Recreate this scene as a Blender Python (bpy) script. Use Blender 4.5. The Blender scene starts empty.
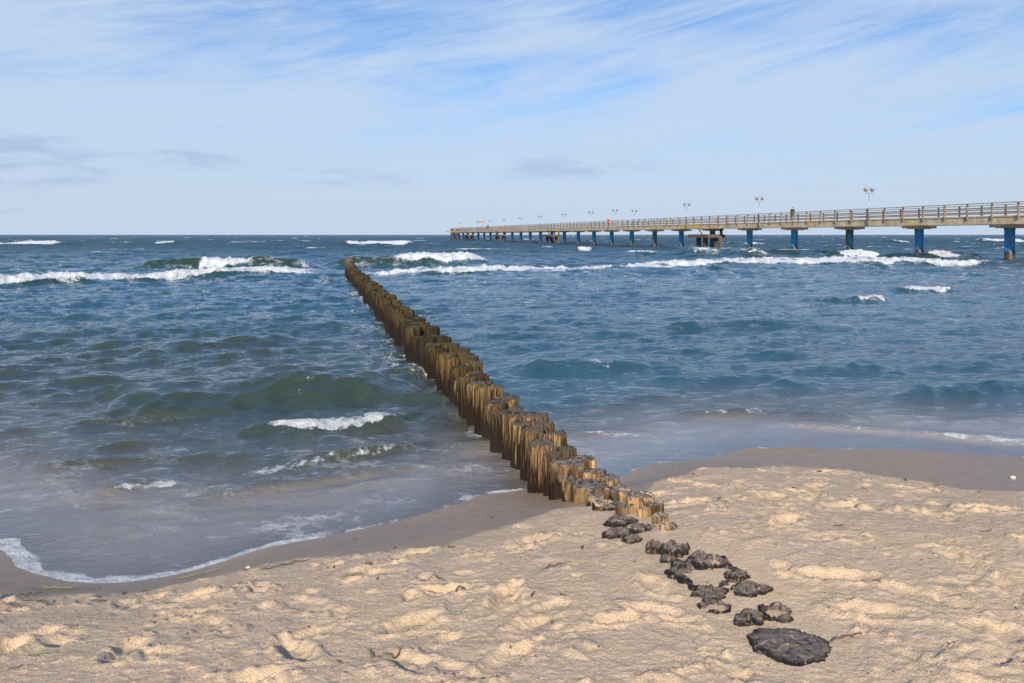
import bpy, math, random
import numpy as np
from mathutils import Vector

SC = bpy.context.scene
COL = SC.collection
F, HE, HOR, CX = 796.0, 2.2, 234.5, 512.0     # focal (px), eye height over the water, horizon row, centre column
R = math.radians

def P(px, py, h=HE):
    """plan position of a point h metres below the eye"""
    Y = F * h / (py - HOR)
    return ((px - CX) * Y / F, Y)

def sst(a, b, x):
    t = np.clip((x - a) / (b - a), 0, 1)
    return t * t * (3 - 2 * t)

# ------------------------------------------------------------------ noise
_rs = np.random.RandomState(5)
_perm = np.tile(_rs.permutation(256), 3)
_ang = _rs.rand(256) * 2 * math.pi
_gx, _gy = np.cos(_ang), np.sin(_ang)
def pn(x, y, s=0):
    x = np.asarray(x, float); y = np.asarray(y, float)
    xi = np.floor(x).astype(np.int64); yi = np.floor(y).astype(np.int64)
    xf = x - xi; yf = y - yi
    u = xf * xf * xf * (xf * (xf * 6 - 15) + 10); v = yf * yf * yf * (yf * (yf * 6 - 15) + 10)
    def g(ix, iy, dx, dy):
        k = _perm[(_perm[(ix + s * 37) & 255] + iy) & 255]
        return _gx[k] * dx + _gy[k] * dy
    a = g(xi, yi, xf, yf); b = g(xi + 1, yi, xf - 1, yf)
    c = g(xi, yi + 1, xf, yf - 1); d = g(xi + 1, yi + 1, xf - 1, yf - 1)
    return (a + u * (b - a) + v * ((c + u * (d - c)) - (a + u * (b - a)))) * 1.5
def fbm(x, y, o=4, s=0, g=0.5):
    r = 0; a = 1.0
    for k in range(o):
        r = r + a * pn(x * 2 ** k + 13.7 * k, y * 2 ** k - 7.1 * k, s + k); a *= g
    return r

# ------------------------------------------------------------------ scene objects
def link(name, me, mat=None, parent=None):
    o = bpy.data.objects.new(name, me); COL.objects.link(o)
    if mat is not None:
        me.materials.clear(); me.materials.append(mat)
    if parent is not None: o.parent = parent
    return o
def tag(o, label=None, cat=None, group=None, kind=None):
    if label: o['label'] = label
    if cat: o['category'] = cat
    if group: o['group'] = group
    if kind: o['kind'] = kind
    return o
def empty(name, loc, rz=0.0):
    o = bpy.data.objects.new(name, None); COL.objects.link(o)
    o.location = loc; o.rotation_euler = (0, 0, rz); o.empty_display_size = .2
    return o
def mesh_np(name, V, Fq, smooth=True):
    me = bpy.data.meshes.new(name)
    V = np.ascontiguousarray(V, dtype=np.float32); Fq = np.ascontiguousarray(Fq, dtype=np.int32)
    me.vertices.add(len(V)); me.vertices.foreach_set('co', V.ravel())
    n = len(Fq)
    me.loops.add(n * 4); me.loops.foreach_set('vertex_index', Fq.ravel())
    me.polygons.add(n)
    me.polygons.foreach_set('loop_start', np.arange(0, n * 4, 4, dtype=np.int32))
    me.polygons.foreach_set('loop_total', np.full(n, 4, dtype=np.int32))
    me.polygons.foreach_set('use_smooth', np.full(n, smooth, dtype=bool))
    me.update(calc_edges=True); me.validate()
    return me
def attr(me, name, a):
    at = me.attributes.new(name, 'FLOAT', 'POINT')
    at.data.foreach_set('value', np.ascontiguousarray(a, dtype=np.float32).ravel())
def grid_faces(nr, nc):
    i = np.arange(nr - 1)[:, None]; j = np.arange(nc - 1)[None, :]
    a = i * nc + j
    return np.stack([a, a + 1, a + nc + 1, a + nc], -1).reshape(-1, 4)

class MB:
    """collects boxes, tubes and lathes into one mesh"""
    def __init__(s): s.v = []; s.f = []; s.sm = []
    def box(s, c, d, rz=0.0, tilt=0.0):
        n = len(s.v); cz, sz = math.cos(rz), math.sin(rz)
        for dx in (-.5, .5):
            for dy in (-.5, .5):
                for dz in (-.5, .5):
                    x, y, z = dx * d[0], dy * d[1], dz * d[2]
                    s.v.append((c[0] + x * cz - y * sz, c[1] + x * sz + y * cz, c[2] + z))
        for q in ((0, 1, 3, 2), (4, 6, 7, 5), (0, 4, 5, 1), (2, 3, 7, 6), (0, 2, 6, 4), (1, 5, 7, 3)):
            s.f.append([n + k for k in q]); s.sm.append(False)
        return s
    def tube(s, a, b, r0, r1=None, n=12, caps=True):
        if r1 is None: r1 = r0
        a, b = Vector(a), Vector(b); d = (b - a).normalized()
        u = d.cross(Vector((0, 0, 1)))
        if u.length < 1e-3: u = Vector((1, 0, 0))
        u.normalize(); w = d.cross(u); k = len(s.v)
        for p, r in ((a, r0), (b, r1)):
            for i in range(n):
                t = 2 * math.pi * i / n
                s.v.append(tuple(p + u * (r * math.cos(t)) + w * (r * math.sin(t))))
        for i in range(n):
            j = (i + 1) % n
            s.f.append([k + i, k + j, k + n + j, k + n + i]); s.sm.append(True)
        if caps:
            s.f.append([k + i for i in range(n)][::-1]); s.sm.append(False)
            s.f.append([k + n + i for i in range(n)]); s.sm.append(False)
        return s
    def lathe(s, prof, c=(0, 0, 0), n=20):
        k = len(s.v); m = len(prof)
        for (r, z) in prof:
            for i in range(n):
                t = 2 * math.pi * i / n
                s.v.append((c[0] + r * math.cos(t), c[1] + r * math.sin(t), c[2] + z))
        for a in range(m - 1):
            for i in range(n):
                j = (i + 1) % n
                s.f.append([k + a * n + i, k + a * n + j, k + (a + 1) * n + j, k + (a + 1) * n + i]); s.sm.append(True)
        s.f.append([k + i for i in range(n)][::-1]); s.sm.append(False)
        s.f.append([k + (m - 1) * n + i for i in range(n)]); s.sm.append(False)
        return s
    def mesh(s, name):
        me = bpy.data.meshes.new(name); me.from_pydata(s.v, [], s.f)
        me.polygons.foreach_set('use_smooth', s.sm); me.update(); return me
    def build(s, name, mat, parent=None): return link(name, s.mesh(name), mat, parent)

# ------------------------------------------------------------------ node helper
class NT:
    def __init__(s, mat_name=None, tree=None):
        if tree is None:
            s.m = bpy.data.materials.new(mat_name); s.m.use_nodes = True; s.t = s.m.node_tree; s.t.nodes.clear()
            s.out = s.t.nodes.new('ShaderNodeOutputMaterial')
        else: s.t = tree
    def N(s, ty, **kw):
        n = s.t.nodes.new('ShaderNode' + ty)
        for k, v in kw.items():
            if k.startswith('_'): setattr(n, k[1:], v)
        return n
    def set(s, sock, v):
        if isinstance(v, bpy.types.NodeSocket): s.t.links.new(v, sock)
        elif v is not None:
            if sock.type == 'RGBA' and hasattr(v, '__len__') and len(v) == 3: v = (*v, 1)
            sock.default_value = v
    def math(s, op, a, b=None, c=None, clamp=False):
        n = s.N('Math'); n.operation = op; n.use_clamp = clamp
        s.set(n.inputs[0], a)
        if b is not None: s.set(n.inputs[1], b)
        if c is not None: s.set(n.inputs[2], c)
        return n.outputs[0]
    def vm(s, op, a, b=None):
        n = s.N('VectorMath'); n.operation = op; s.set(n.inputs[0], a)
        if b is not None: s.set(n.inputs[1], b)
        return n.outputs[0]
    def mix(s, f, a, b, blend='MIX'):
        n = s.N('Mix'); n.data_type = 'RGBA'; n.blend_type = blend
        s.set(n.inputs[0], f); s.set(n.inputs[6], a); s.set(n.inputs[7], b); return n.outputs[2]
    def noise(s, vec, scale, detail=4, rough=.55, dist=0.0, col=False):
        n = s.N('TexNoise'); s.set(n.inputs['Vector'], vec); n.inputs['Scale'].default_value = scale
        n.inputs['Detail'].default_value = detail; n.inputs['Roughness'].default_value = rough
        n.inputs['Distortion'].default_value = dist
        return n.outputs['Color' if col else 'Fac']
    def vor(s, vec, scale, feature='F1', out='Distance', rnd=1.0):
        n = s.N('TexVoronoi'); n.feature = feature; s.set(n.inputs['Vector'], vec); n.inputs['Scale'].default_value = scale
        n.inputs['Randomness'].default_value = rnd
        return n.outputs[out]
    def ramp(s, f, a, b, lo=0.0, hi=1.0, smooth=True):
        n = s.N('MapRange'); n.interpolation_type = 'SMOOTHSTEP' if smooth else 'LINEAR'
        s.set(n.inputs[0], f); s.set(n.inputs[1], a); s.set(n.inputs[2], b); s.set(n.inputs[3], lo); s.set(n.inputs[4], hi)
        return n.outputs[0]
    def rotsc(s, vec, rot, scale, loc=(0, 0, 0)):
        return s.mapv(s.mapv(vec, (1, 1, 1), (0, 0, rot)), scale, (0, 0, 0), loc)
    def mapv(s, vec, scale=(1, 1, 1), rot=(0, 0, 0), loc=(0, 0, 0)):
        n = s.N('Mapping'); s.set(n.inputs[0], vec); n.inputs['Scale'].default_value = scale
        n.inputs['Rotation'].default_value = rot; n.inputs['Location'].default_value = loc; return n.outputs[0]
    def pos(s): return s.N('NewGeometry').outputs['Position']
    def obj(s): return s.N('TexCoord').outputs['Object']
    def rnd(s): return s.N('ObjectInfo').outputs['Random']
    def attr(s, name):
        n = s.N('Attribute'); n.attribute_name = name; return n.outputs['Fac']
    def sep(s, v):
        n = s.N('SeparateXYZ'); s.set(n.inputs[0], v); return n.outputs
    def comb(s, x, y, z):
        n = s.N('CombineXYZ'); s.set(n.inputs[0], x); s.set(n.inputs[1], y); s.set(n.inputs[2], z); return n.outputs[0]
    def bump(s, h, dist=.01, strength=1.0, normal=None):
        n = s.N('Bump'); s.set(n.inputs['Height'], h); s.set(n.inputs['Distance'], dist); s.set(n.inputs['Strength'], strength)
        if normal is not None: s.set(n.inputs['Normal'], normal)
        return n.outputs[0]
    def bsdf(s, color, rough=.8, normal=None, spec=.5, metal=0.0, link=True, **kw):
        n = s.N('BsdfPrincipled'); s.set(n.inputs['Base Color'], color); s.set(n.inputs['Roughness'], rough)
        s.set(n.inputs['Specular IOR Level'], spec); s.set(n.inputs['Metallic'], metal)
        if normal is not None: s.set(n.inputs['Normal'], normal)
        for k, v in kw.items(): s.set(n.inputs[k], v)
        if link: s.t.links.new(n.outputs[0], s.out.inputs[0])
        return n.outputs[0]

# ------------------------------------------------------------------ materials
def m_plain(name, col, rough=.7, amp=.25, sc=3.0, metal=0.0, bump=.003):
    n = NT(name); p = n.pos()
    a = n.noise(p, sc, 5, .6)
    c = n.mix(n.ramp(a, .3, .7), tuple(x * (1 - amp) for x in col), tuple(min(1, x * (1 + amp)) for x in col))
    n.bsdf(c, rough, n.bump(a, bump), metal=metal); return n.m

def m_sand():
    n = NT('sand'); p = n.pos()
    wet = n.attr('wet'); 
    big = n.noise(p, 1.6, 4, .55); mid = n.noise(p, 9, 5, .6); fine = n.noise(p, 160, 3, .7); grain = n.noise(p, 420, 2, .7)
    c = n.mix(n.ramp(mid, .3, .72), (.405, .298, .190), (.54, .408, .262))
    c = n.mix(n.math('MULTIPLY', n.ramp(big, .35, .7), .6), c, (.385, .295, .225))
    c = n.mix(n.math('MULTIPLY', n.ramp(fine, .42, .62), .55), c, (.64, .49, .33))
    c = n.mix(n.math('MULTIPLY', n.ramp(fine, .46, .34), .5), c, (.24, .18, .135))
    gm = n.ramp(grain, .58, .68)
    c = n.mix(n.math('MULTIPLY', gm, .65), c, (.14, .105, .09))
    gm2 = n.ramp(grain, .40, .32)
    c = n.mix(n.math('MULTIPLY', gm2, .55), c, (.86, .74, .58))
    v = n.N('TexVoronoi'); n.set(v.inputs['Vector'], p); v.inputs['Scale'].default_value = 21
    crumb = n.math('MULTIPLY', n.ramp(v.outputs['Distance'], .16, .10), n.ramp(n.sep(v.outputs['Color'])[0], .80, .82))
    c = n.mix(n.math('MULTIPLY', crumb, .8), c, (.07, .05, .035))
    dk = n.ramp(n.noise(p, 26, 5, .7), .62, .74)
    c = n.mix(n.math('MULTIPLY', dk, .5), c, (.20, .145, .10))
    wc = n.mix(n.ramp(mid, .3, .7), (.225, .155, .098), (.275, .195, .128))
    wc = n.mix(n.math('MULTIPLY', n.ramp(fine, .45, .65), .3), wc, (.34, .27, .2))
    c = n.mix(wet, c, wc)
    rough = n.ramp(wet, 0, 1, .95, .48)
    h = n.math('ADD', n.math('MULTIPLY', n.noise(p, 45, 4, .65), 1.0), n.math('MULTIPLY', fine, .42))
    h = n.math('ADD', h, n.math('MULTIPLY', grain, .12))
    st = n.ramp(wet, 0, 1, 1.0, .16)
    n.bsdf(c, rough, n.bump(h, .011, st), spec=n.ramp(wet, 0, 1, .15, .25)); return n.m

def m_water():
    n = NT('sea_water'); p = n.pos()
    foam = n.attr('foam'); depth = n.attr('depth'); lace = n.attr('lace'); crest = n.attr('crest'); film = n.attr('film')
    # ripples (two stretched noises), weaker far out where the mesh no longer holds them
    yy = n.sep(p)[1]
    far = n.ramp(yy, 25, 160)
    r1 = n.noise(n.rotsc(p, -.14, (1.0, 2.0, 1)), 4.2, 5, .56, .5)
    r2 = n.noise(n.mapv(p, (1.0, 2.2, 1), (0, 0, -.3)), 17, 4, .6, .3)
    r3 = n.noise(n.mapv(p, (1.0, 2.4, 1), (0, 0, .1)), .75, 6, .62, .4)
    rip = n.math('ADD', n.math('MULTIPLY', r1, 1.0), n.math('MULTIPLY', r2, .28))
    hh = n.math('ADD', n.math('MULTIPLY', rip, .050), n.math('MULTIPLY', n.math('MULTIPLY', r3, far), 1.1))
    str_ = n.math('MULTIPLY', n.ramp(film, 0, 1, .80, .50), n.ramp(yy, 9, 18, .80, 1.0))
    nb = n.bump(hh, 1.0, str_)
    # body: murky water over whatever lies below
    deep = n.mix(n.ramp(n.noise(p, .12, 3), .35, .65), (.018, .062, .088), (.026, .082, .112))
    shallow = n.mix(n.ramp(depth, .04, .24), (.275, .250, .235), (.070, .072, .054))
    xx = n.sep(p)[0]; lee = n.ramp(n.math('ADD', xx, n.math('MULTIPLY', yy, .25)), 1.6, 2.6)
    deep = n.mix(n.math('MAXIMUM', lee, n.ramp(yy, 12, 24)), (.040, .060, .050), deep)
    shallow = n.mix(n.math('MULTIPLY', lee, n.ramp(depth, .14, .03)), shallow, (.32, .335, .355))  # pale blue sky reflection painted into the body colour of the lee shallows
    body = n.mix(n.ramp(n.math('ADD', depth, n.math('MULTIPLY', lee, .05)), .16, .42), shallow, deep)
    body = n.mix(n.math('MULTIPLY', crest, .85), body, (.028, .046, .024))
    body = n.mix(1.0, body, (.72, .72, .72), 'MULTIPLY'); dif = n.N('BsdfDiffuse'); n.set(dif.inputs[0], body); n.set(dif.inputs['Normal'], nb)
    tr = n.N('BsdfTransparent'); tr.inputs[0].default_value = (.80, .84, .82, 1)
    op = n.ramp(depth, 0.0, .12, .48, 1.0)
    m1 = n.N('MixShader'); n.set(m1.inputs[0], op); n.set(m1.inputs[1], tr.outputs[0]); n.set(m1.inputs[2], dif.outputs[0])
    gl = n.N('BsdfGlossy'); n.set(gl.inputs['Roughness'], n.ramp(yy, 8, 220, .03, .18)); n.set(gl.inputs['Normal'], nb)
    gl.inputs[0].default_value = (1, 1, 1, 1)
    fr = n.N('Fresnel'); fr.inputs[0].default_value = 1.36; n.set(fr.inputs['Normal'], nb)
    fr_out = n.math('MULTIPLY', fr.outputs[0], n.ramp(yy, 60, 300, 1.0, .72))
    m2 = n.N('MixShader'); n.set(m2.inputs[0], fr_out); n.set(m2.inputs[1], m1.outputs[0]); n.set(m2.inputs[2], gl.outputs[0])
    # foam: solid where the wave breaks, lacy where it has spread out
    pv = n.N('VectorMath'); pv.operation = 'MULTIPLY_ADD'
    n.set(pv.inputs[0], n.noise(p, 3.0, 4, .6, 0, True)); pv.inputs[1].default_value = (.55, .55, .55); n.set(pv.inputs[2], p)
    w = pv.outputs[0]
    v1 = n.vor(w, 3.2, 'DISTANCE_TO_EDGE'); v2 = n.vor(w, 8.0, 'DISTANCE_TO_EDGE')
    cell = n.math('MAXIMUM', n.ramp(v1, .10, .015), n.math('MULTIPLY', n.ramp(v2, .12, .02), .8))
    patch = n.noise(n.mapv(p, (1, 1.6, 1)), 1.1, 5, .65)
    lac = n.math('MULTIPLY', cell, n.ramp(patch, .52, .66))
    lac = n.math('MULTIPLY', lac, lace)
    fn = n.noise(p, 11, 6, .72)
    fn2 = n.noise(n.mapv(p, (1, .6, 1)), 2.6, 5, .65)
    fn3 = n.noise(n.mapv(p, (.6, 1, 1)), .95, 6, .68)
    fs = n.math('ADD', foam, n.math('MULTIPLY', n.math('SUBTRACT', n.math('ADD', n.math('MULTIPLY', fn, .4), n.math('ADD', n.math('MULTIPLY', fn2, .3), n.math('MULTIPLY', fn3, .3))), .5), 3.3))
    solid = n.math('MULTIPLY', n.ramp(fs, .34, .70), n.ramp(foam, .02, .16))
    fm = n.math('MAXIMUM', solid, n.math('MULTIPLY', lac, .75), clamp=True)
    fb = n.bump(n.noise(p, 14, 6, .75), .10, 1.0)
    fd = n.N('BsdfPrincipled'); n.set(fd.inputs['Base Color'], n.mix(n.ramp(fn, .3, .7), (.38, .42, .46), (.68, .71, .74)))
    fd.inputs['Roughness'].default_value = .75; n.set(fd.inputs['Normal'], fb)
    m3 = n.N('MixShader'); n.set(m3.inputs[0], fm); n.set(m3.inputs[1], m2.outputs[0]); n.set(m3.inputs[2], fd.outputs[0])
    n.t.links.new(m3.outputs[0], n.out.inputs[0]); return n.m

def m_wood():
    """old groyne timber: ochre flanks, grey end grain, dark where the sea wets it, algae further out"""
    n = NT('groyne_timber'); p = n.pos(); o = n.obj(); rnd = n.rnd()
    off = n.comb(n.math('MULTIPLY', rnd, 37.0), n.math('MULTIPLY', rnd, 11.0), n.math('MULTIPLY', rnd, 5.0))
    q = n.vm('ADD', o, off)
    st = n.noise(n.mapv(q, (1, 1, .16)), 25, 7, .70, .4); st2 = n.noise(n.mapv(q, (1, 1, .22)), 9, 4, .6)
    c = n.mix(n.ramp(st, .38, .62), (.050, .030, .016), (.46, .29, .135))
    c = n.mix(n.math('MULTIPLY', n.ramp(st2, .42, .66), .55), c, (.53, .38, .21))
    c = n.mix(n.math('MULTIPLY', n.ramp(rnd, .45, .8), .62), c, (.085, .050, .028))
    blot = n.noise(n.mapv(q, (1, 1, .28)), 7.5, 5, .62)
    c = n.mix(n.math('MULTIPLY', n.ramp(blot, .47, .56), .85), c, (.045, .027, .016))
    xyz = n.sep(p); zz = xyz[2]; yy = xyz[1]
    seaw = n.ramp(yy, 6.0, 9.5)
    # algae: yellow green streaks in the middle and far stretch
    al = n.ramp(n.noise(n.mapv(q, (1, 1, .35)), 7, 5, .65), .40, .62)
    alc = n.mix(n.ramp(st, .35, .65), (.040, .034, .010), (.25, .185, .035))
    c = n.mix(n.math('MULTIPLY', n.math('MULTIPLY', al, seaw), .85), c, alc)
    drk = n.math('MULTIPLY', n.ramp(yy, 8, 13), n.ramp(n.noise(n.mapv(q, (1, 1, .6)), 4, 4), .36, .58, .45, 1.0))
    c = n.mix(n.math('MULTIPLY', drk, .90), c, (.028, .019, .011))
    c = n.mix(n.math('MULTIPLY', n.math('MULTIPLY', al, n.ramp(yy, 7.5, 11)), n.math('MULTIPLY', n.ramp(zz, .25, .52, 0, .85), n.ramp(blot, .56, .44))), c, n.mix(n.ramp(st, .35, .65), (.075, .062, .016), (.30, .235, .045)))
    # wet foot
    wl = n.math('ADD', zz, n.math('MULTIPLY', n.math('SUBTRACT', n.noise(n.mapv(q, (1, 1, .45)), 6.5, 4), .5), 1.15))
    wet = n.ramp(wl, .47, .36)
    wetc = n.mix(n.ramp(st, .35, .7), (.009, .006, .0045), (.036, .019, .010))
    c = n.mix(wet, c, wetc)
    # end grain
    nz = n.sep(n.N('NewGeometry').outputs['Normal'])[2]
    top = n.ramp(n.math('ADD', nz, n.math('MULTIPLY', n.math('SUBTRACT', st2, .5), .4)), .45, .85)
    eg = n.noise(q, 26, 5, .7)
    egc = n.mix(n.ramp(eg, .36, .66), (.035, .033, .034), (.22, .185, .15))
    egc = n.mix(n.math('MULTIPLY', n.ramp(yy, 9, 14), .65), egc, (.12, .105, .045))
    egc = n.mix(n.math('MULTIPLY', n.ramp(yy, 5.3, 4.9), n.ramp(n.noise(q, 14, 4), .50, .58)), egc, (.47, .36, .25))
    c = n.mix(top, c, egc)
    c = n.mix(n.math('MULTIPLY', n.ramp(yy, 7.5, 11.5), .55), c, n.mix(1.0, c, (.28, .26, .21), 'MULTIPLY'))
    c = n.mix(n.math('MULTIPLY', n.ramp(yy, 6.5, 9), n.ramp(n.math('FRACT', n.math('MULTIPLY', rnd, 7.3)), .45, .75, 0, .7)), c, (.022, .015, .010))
    cr = n.attr('crack'); c = n.mix(n.math('MULTIPLY', cr, .85), c, (.018, .013, .010))
    h = n.math('ADD', n.math('MULTIPLY', st, 1.0), n.math('MULTIPLY', eg, .5))
    n.bsdf(c, n.ramp(wet, 0, 1, .88, .55), n.bump(h, .016, 1.0), spec=.16); return n.m

def m_crust():
    """tar-black, sand-flecked crust of the worn stumps"""
    n = NT('blackened_stump_wood'); o = n.obj(); rnd = n.rnd()
    q = n.vm('ADD', o, n.comb(n.math('MULTIPLY', rnd, 23.0), n.math('MULTIPLY', rnd, 9.0), 0.0))
    a = n.noise(n.mapv(q, (1, 1, .5)), 26, 6, .7, .6); b = n.vor(n.vm('ADD', q, n.vm('MULTIPLY', n.noise(q, 9, 3, .6, 0, True), (.12, .12, .12))), 15, 'DISTANCE_TO_EDGE')
    f = n.noise(q, 120, 3, .7)
    c = n.mix(n.ramp(a, .38, .68), (.005, .005, .006), (.026, .024, .024))
    nz = n.sep(n.N('NewGeometry').outputs['Normal'])[2]
    heart = n.attr('heart')
    c = n.mix(n.math('MULTIPLY', heart, n.ramp(a, .30, .52)), c, (.150, .122, .105))
    ox = n.sep(o); rr = n.math('SQRT', n.math('ADD', n.math('MULTIPLY', ox[0], ox[0]), n.math('MULTIPLY', ox[1], ox[1])))
    ph = n.math('ADD', n.math('MULTIPLY', rr, 260.0), n.math('MULTIPLY', n.noise(q, 7, 4), 26.0))
    ring = n.ramp(n.math('ABSOLUTE', n.math('SINE', ph)), .35, .0)
    c = n.mix(n.math('MULTIPLY', n.math('MULTIPLY', ring, heart), .7), c, (.012, .010, .010))
    sm = n.math('MULTIPLY', n.math('MAXIMUM', n.math('MULTIPLY', n.ramp(b, .05, .015), n.ramp(a, .50, .62)), n.ramp(n.noise(q, 8, 5, .7, .5), .62, .68)), .8)
    fl = n.math('MULTIPLY', n.ramp(f, .60, .68), .55)
    c = n.mix(n.math('MULTIPLY', n.math('MAXIMUM', sm, fl), n.ramp(nz, .1, .6)), c, (.42, .33, .24))
    cr = n.attr('crack'); c = n.mix(n.math('MULTIPLY', cr, .8), c, (.008, .008, .009))
    side = n.math('MULTIPLY', n.ramp(nz, .45, .1), n.ramp(n.noise(n.mapv(q, (1, 1, .15)), 22, 4), .50, .64))
    c = n.mix(n.math('MULTIPLY', side, .65), c, (.17, .10, .05))
    h = n.math('ADD', a, n.math('MULTIPLY', f, .15))
    n.bsdf(c, n.ramp(a, .3, .7, .5, .85), n.bump(h, .024, 1.0), spec=.25); return n.m

def m_pile():
    n = NT('painted_pier_pile'); p = n.pos(); rnd = n.rnd(); z = n.sep(p)[2]
    q = n.vm('ADD', p, n.comb(n.math('MULTIPLY', rnd, 51.0), 0.0, 0.0))
    a = n.noise(n.mapv(q, (1, 1, .25)), 2.2, 5, .65)
    c = n.mix(n.ramp(a, .3, .7), (.004, .135, .320), (.012, .205, .420))
    gr = n.math('MULTIPLY', n.ramp(a, .54, .44), n.ramp(rnd, .80, .86))
    c = n.mix(gr, c, (.05, .085, .035))
    ru = n.math('MULTIPLY', n.ramp(n.noise(n.mapv(q, (1, 1, .35)), 3.4, 5, .7), .57, .66), .75)
    c = n.mix(ru, c, (.085, .055, .030))
    zz = n.math('ADD', z, n.math('MULTIPLY', n.math('SUBTRACT', n.noise(q, 2.5, 4), .5), .9))
    c = n.mix(n.ramp(zz, .95, .70), c, (.022, .028, .022))
    c = n.mix(n.ramp(zz, .55, .42), c, (.048, .032, .018))
    c = n.mix(n.ramp(zz, .18, .08), c, (.018, .014, .012))
    n.bsdf(c, .5, n.bump(a, .02), spec=.4); return n.m

def m_concrete():
    n = NT('weathered_concrete'); p = n.pos(); z = n.sep(p)[2]
    a = n.noise(p, .9, 5, .65); b = n.noise(n.mapv(p, (1, 1, .12)), 2.3, 5, .65)
    c = n.mix(n.ramp(a, .35, .68), (.33, .265, .175), (.50, .42, .29))
    c = n.mix(n.math('MULTIPLY', n.ramp(b, .56, .70), .6), c, (.15, .10, .055))
    c = n.mix(n.math('MULTIPLY', n.ramp(n.noise(p, .35, 4), .55, .68), .7), c, (.46, .30, .055))
    n.bsdf(c, .85, n.bump(b, .02)); return n.m

def m_railwood():
    n = NT('weathered_rail_timber'); p = n.pos()
    a = n.noise(p, 1.3, 5, .65); b = n.noise(p, 14, 4, .6)
    c = n.mix(n.ramp(a, .35, .65), (.105, .070, .044), (.20, .145, .095))
    c = n.mix(n.math('MULTIPLY', n.ramp(b, .4, .7), .35), c, (.28, .22, .15))
    n.bsdf(c, .8, n.bump(b, .006)); return n.m

M = dict(sand=m_sand(), water=m_water(), wood=m_wood(), crust=m_crust(), pile=m_pile(), conc=m_concrete(), rail=m_railwood(),
         hand=m_plain('pale_handrail_timber', (.27, .225, .17), .7, .25, 2.0), darkwood=m_plain('dark_mooring_timber', (.050, .036, .028), .75, .4, 3.0),
         rust=m_plain('rusty_support_steel', (.085, .058, .036), .8, .45, 2.5), steel=m_plain('galvanised_lamp_steel', (.30, .33, .36), .45, .15, 4.0, .6),
         globe=m_plain('smoked_lamp_globe', (.20, .145, .09), .28, .15, 6.0), yellow=m_plain('yellow_paint', (.60, .36, .03), .6, .25, 4.0),
         weed=m_plain('dry_eelgrass', (.085, .075, .028), .7, .4, 30.0), weed2=m_plain('olive_eelgrass', (.16, .145, .05), .6, .3, 30.0),
         weed3=m_plain('straw_coloured_reed', (.42, .30, .15), .7, .25, 30.0), shell=m_plain('pale_shell', (.70, .66, .60), .5, .15, 60.0),
         chip=m_plain('driftwood_chip', (.10, .065, .04), .8, .3, 40.0),
         skin=m_plain('skin', (.45, .27, .18), .6, .05, 8.0), dark_coat=m_plain('dark_coat_cloth', (.022, .026, .045), .9, .2, 8.0),
         red_coat=m_plain('red_coat_cloth', (.62, .025, .02), .8, .12, 8.0), jeans=m_plain('dark_trouser_cloth', (.028, .032, .05), .9, .2, 8.0),
         hair=m_plain('dark_hair', (.03, .02, .014), .8, .2, 20.0), board=m_plain('pale_sign_board', (.62, .52, .40), .6, .1, 4.0))

# ------------------------------------------------------------------ the beach
SHORE_PX = [(-420, 470), (-120, 518), (0, 553), (22, 568), (55, 579), (110, 584), (200, 571), (258, 549), (310, 541), (400, 521), (445, 507), (490, 494),
            (525, 489), (552, 488), (612, 487), (626, 474), (640, 467), (700, 461), (740, 451), (765, 447), (830, 449), (900, 450), (1024, 458), (1150, 462), (1400, 455)]
DRY_PX = [(-420, 560, 1.85), (-100, 590, 1.85), (0, 597, 1.92), (60, 596, 1.93), (150, 592, 1.93), (212, 577, 1.93), (262, 564, 1.91), (330, 560, 1.84), (400, 547, 1.82), (440, 551, 1.80),
          (470, 538, 1.80), (520, 522, 1.80), (560, 510, 1.80), (612, 505, 1.72), (640, 499, 1.72), (655, 481, 1.80), (700, 469, 1.90), (780, 467, 1.92), (850, 471, 1.91), (900, 478, 1.88), (960, 489, 1.83), (1024, 491, 1.80), (1150, 492, 1.78), (1400, 480, 1.78)]
SAND_PX = [(100, 640, 1.74), (0, 640, 1.76), (0, 683, 1.68), (200, 600, 1.80), (200, 683, 1.62), (300, 583, 1.78), (300, 640, 1.66), (400, 570, 1.72), (400, 620, 1.64),
           (450, 570, 1.71), (500, 540, 1.72), (500, 600, 1.63), (500, 683, 1.57), (540, 525, 1.76), (556, 515, 1.80), (570, 516, 1.74), (600, 522, 1.70), (600, 560, 1.64), (600, 640, 1.58),
           (624, 536, 1.68), (620, 516, 1.69), (660, 550, 1.63), (660, 530, 1.62), (672, 512, 1.62), (700, 580, 1.60), (715, 603, 1.60), (791, 641, 1.60), (760, 683, 1.58), (700, 500, 1.66), (700, 483, 1.78),
           (720, 540, 1.58), (800, 560, 1.57), (800, 500, 1.70), (800, 480, 1.82), (850, 640, 1.58), (900, 560, 1.58), (900, 510, 1.68), (950, 600, 1.57), (1000, 540, 1.60),
           (1000, 680, 1.57), (1024, 508, 1.70), (1150, 540, 1.64), (1150, 640, 1.58), (-120, 640, 1.78), (-300, 640, 1.80), (1400, 560, 1.62)]
def WL(Y): return .012 + .13 * sst(20, 7, Y)
C = []
shore = [P(a, b, HE - .142) for a, b in SHORE_PX]
for (x, y) in shore: C.append((x, y, .142))
for (x, y) in shore[::2]:
    C.append((x, y + .8, .07)); C.append((x, y + 2.4, -.08)); C.append((x, y + 6, -.38))
dry = []
for (a, b, h) in DRY_PX:
    x, y = P(a, b, h); dry.append((x, y)); C.append((x, y, HE - h))
for (a, b, h) in SAND_PX:
    x, y = P(a, b, h); C.append((x, y, HE - h))
for x in (-8, -4, 0, 4, 8): C.append((x, 1.0, .68))
C = np.array(C)
def _ker(r): return np.sqrt(r * r + .04)
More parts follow.
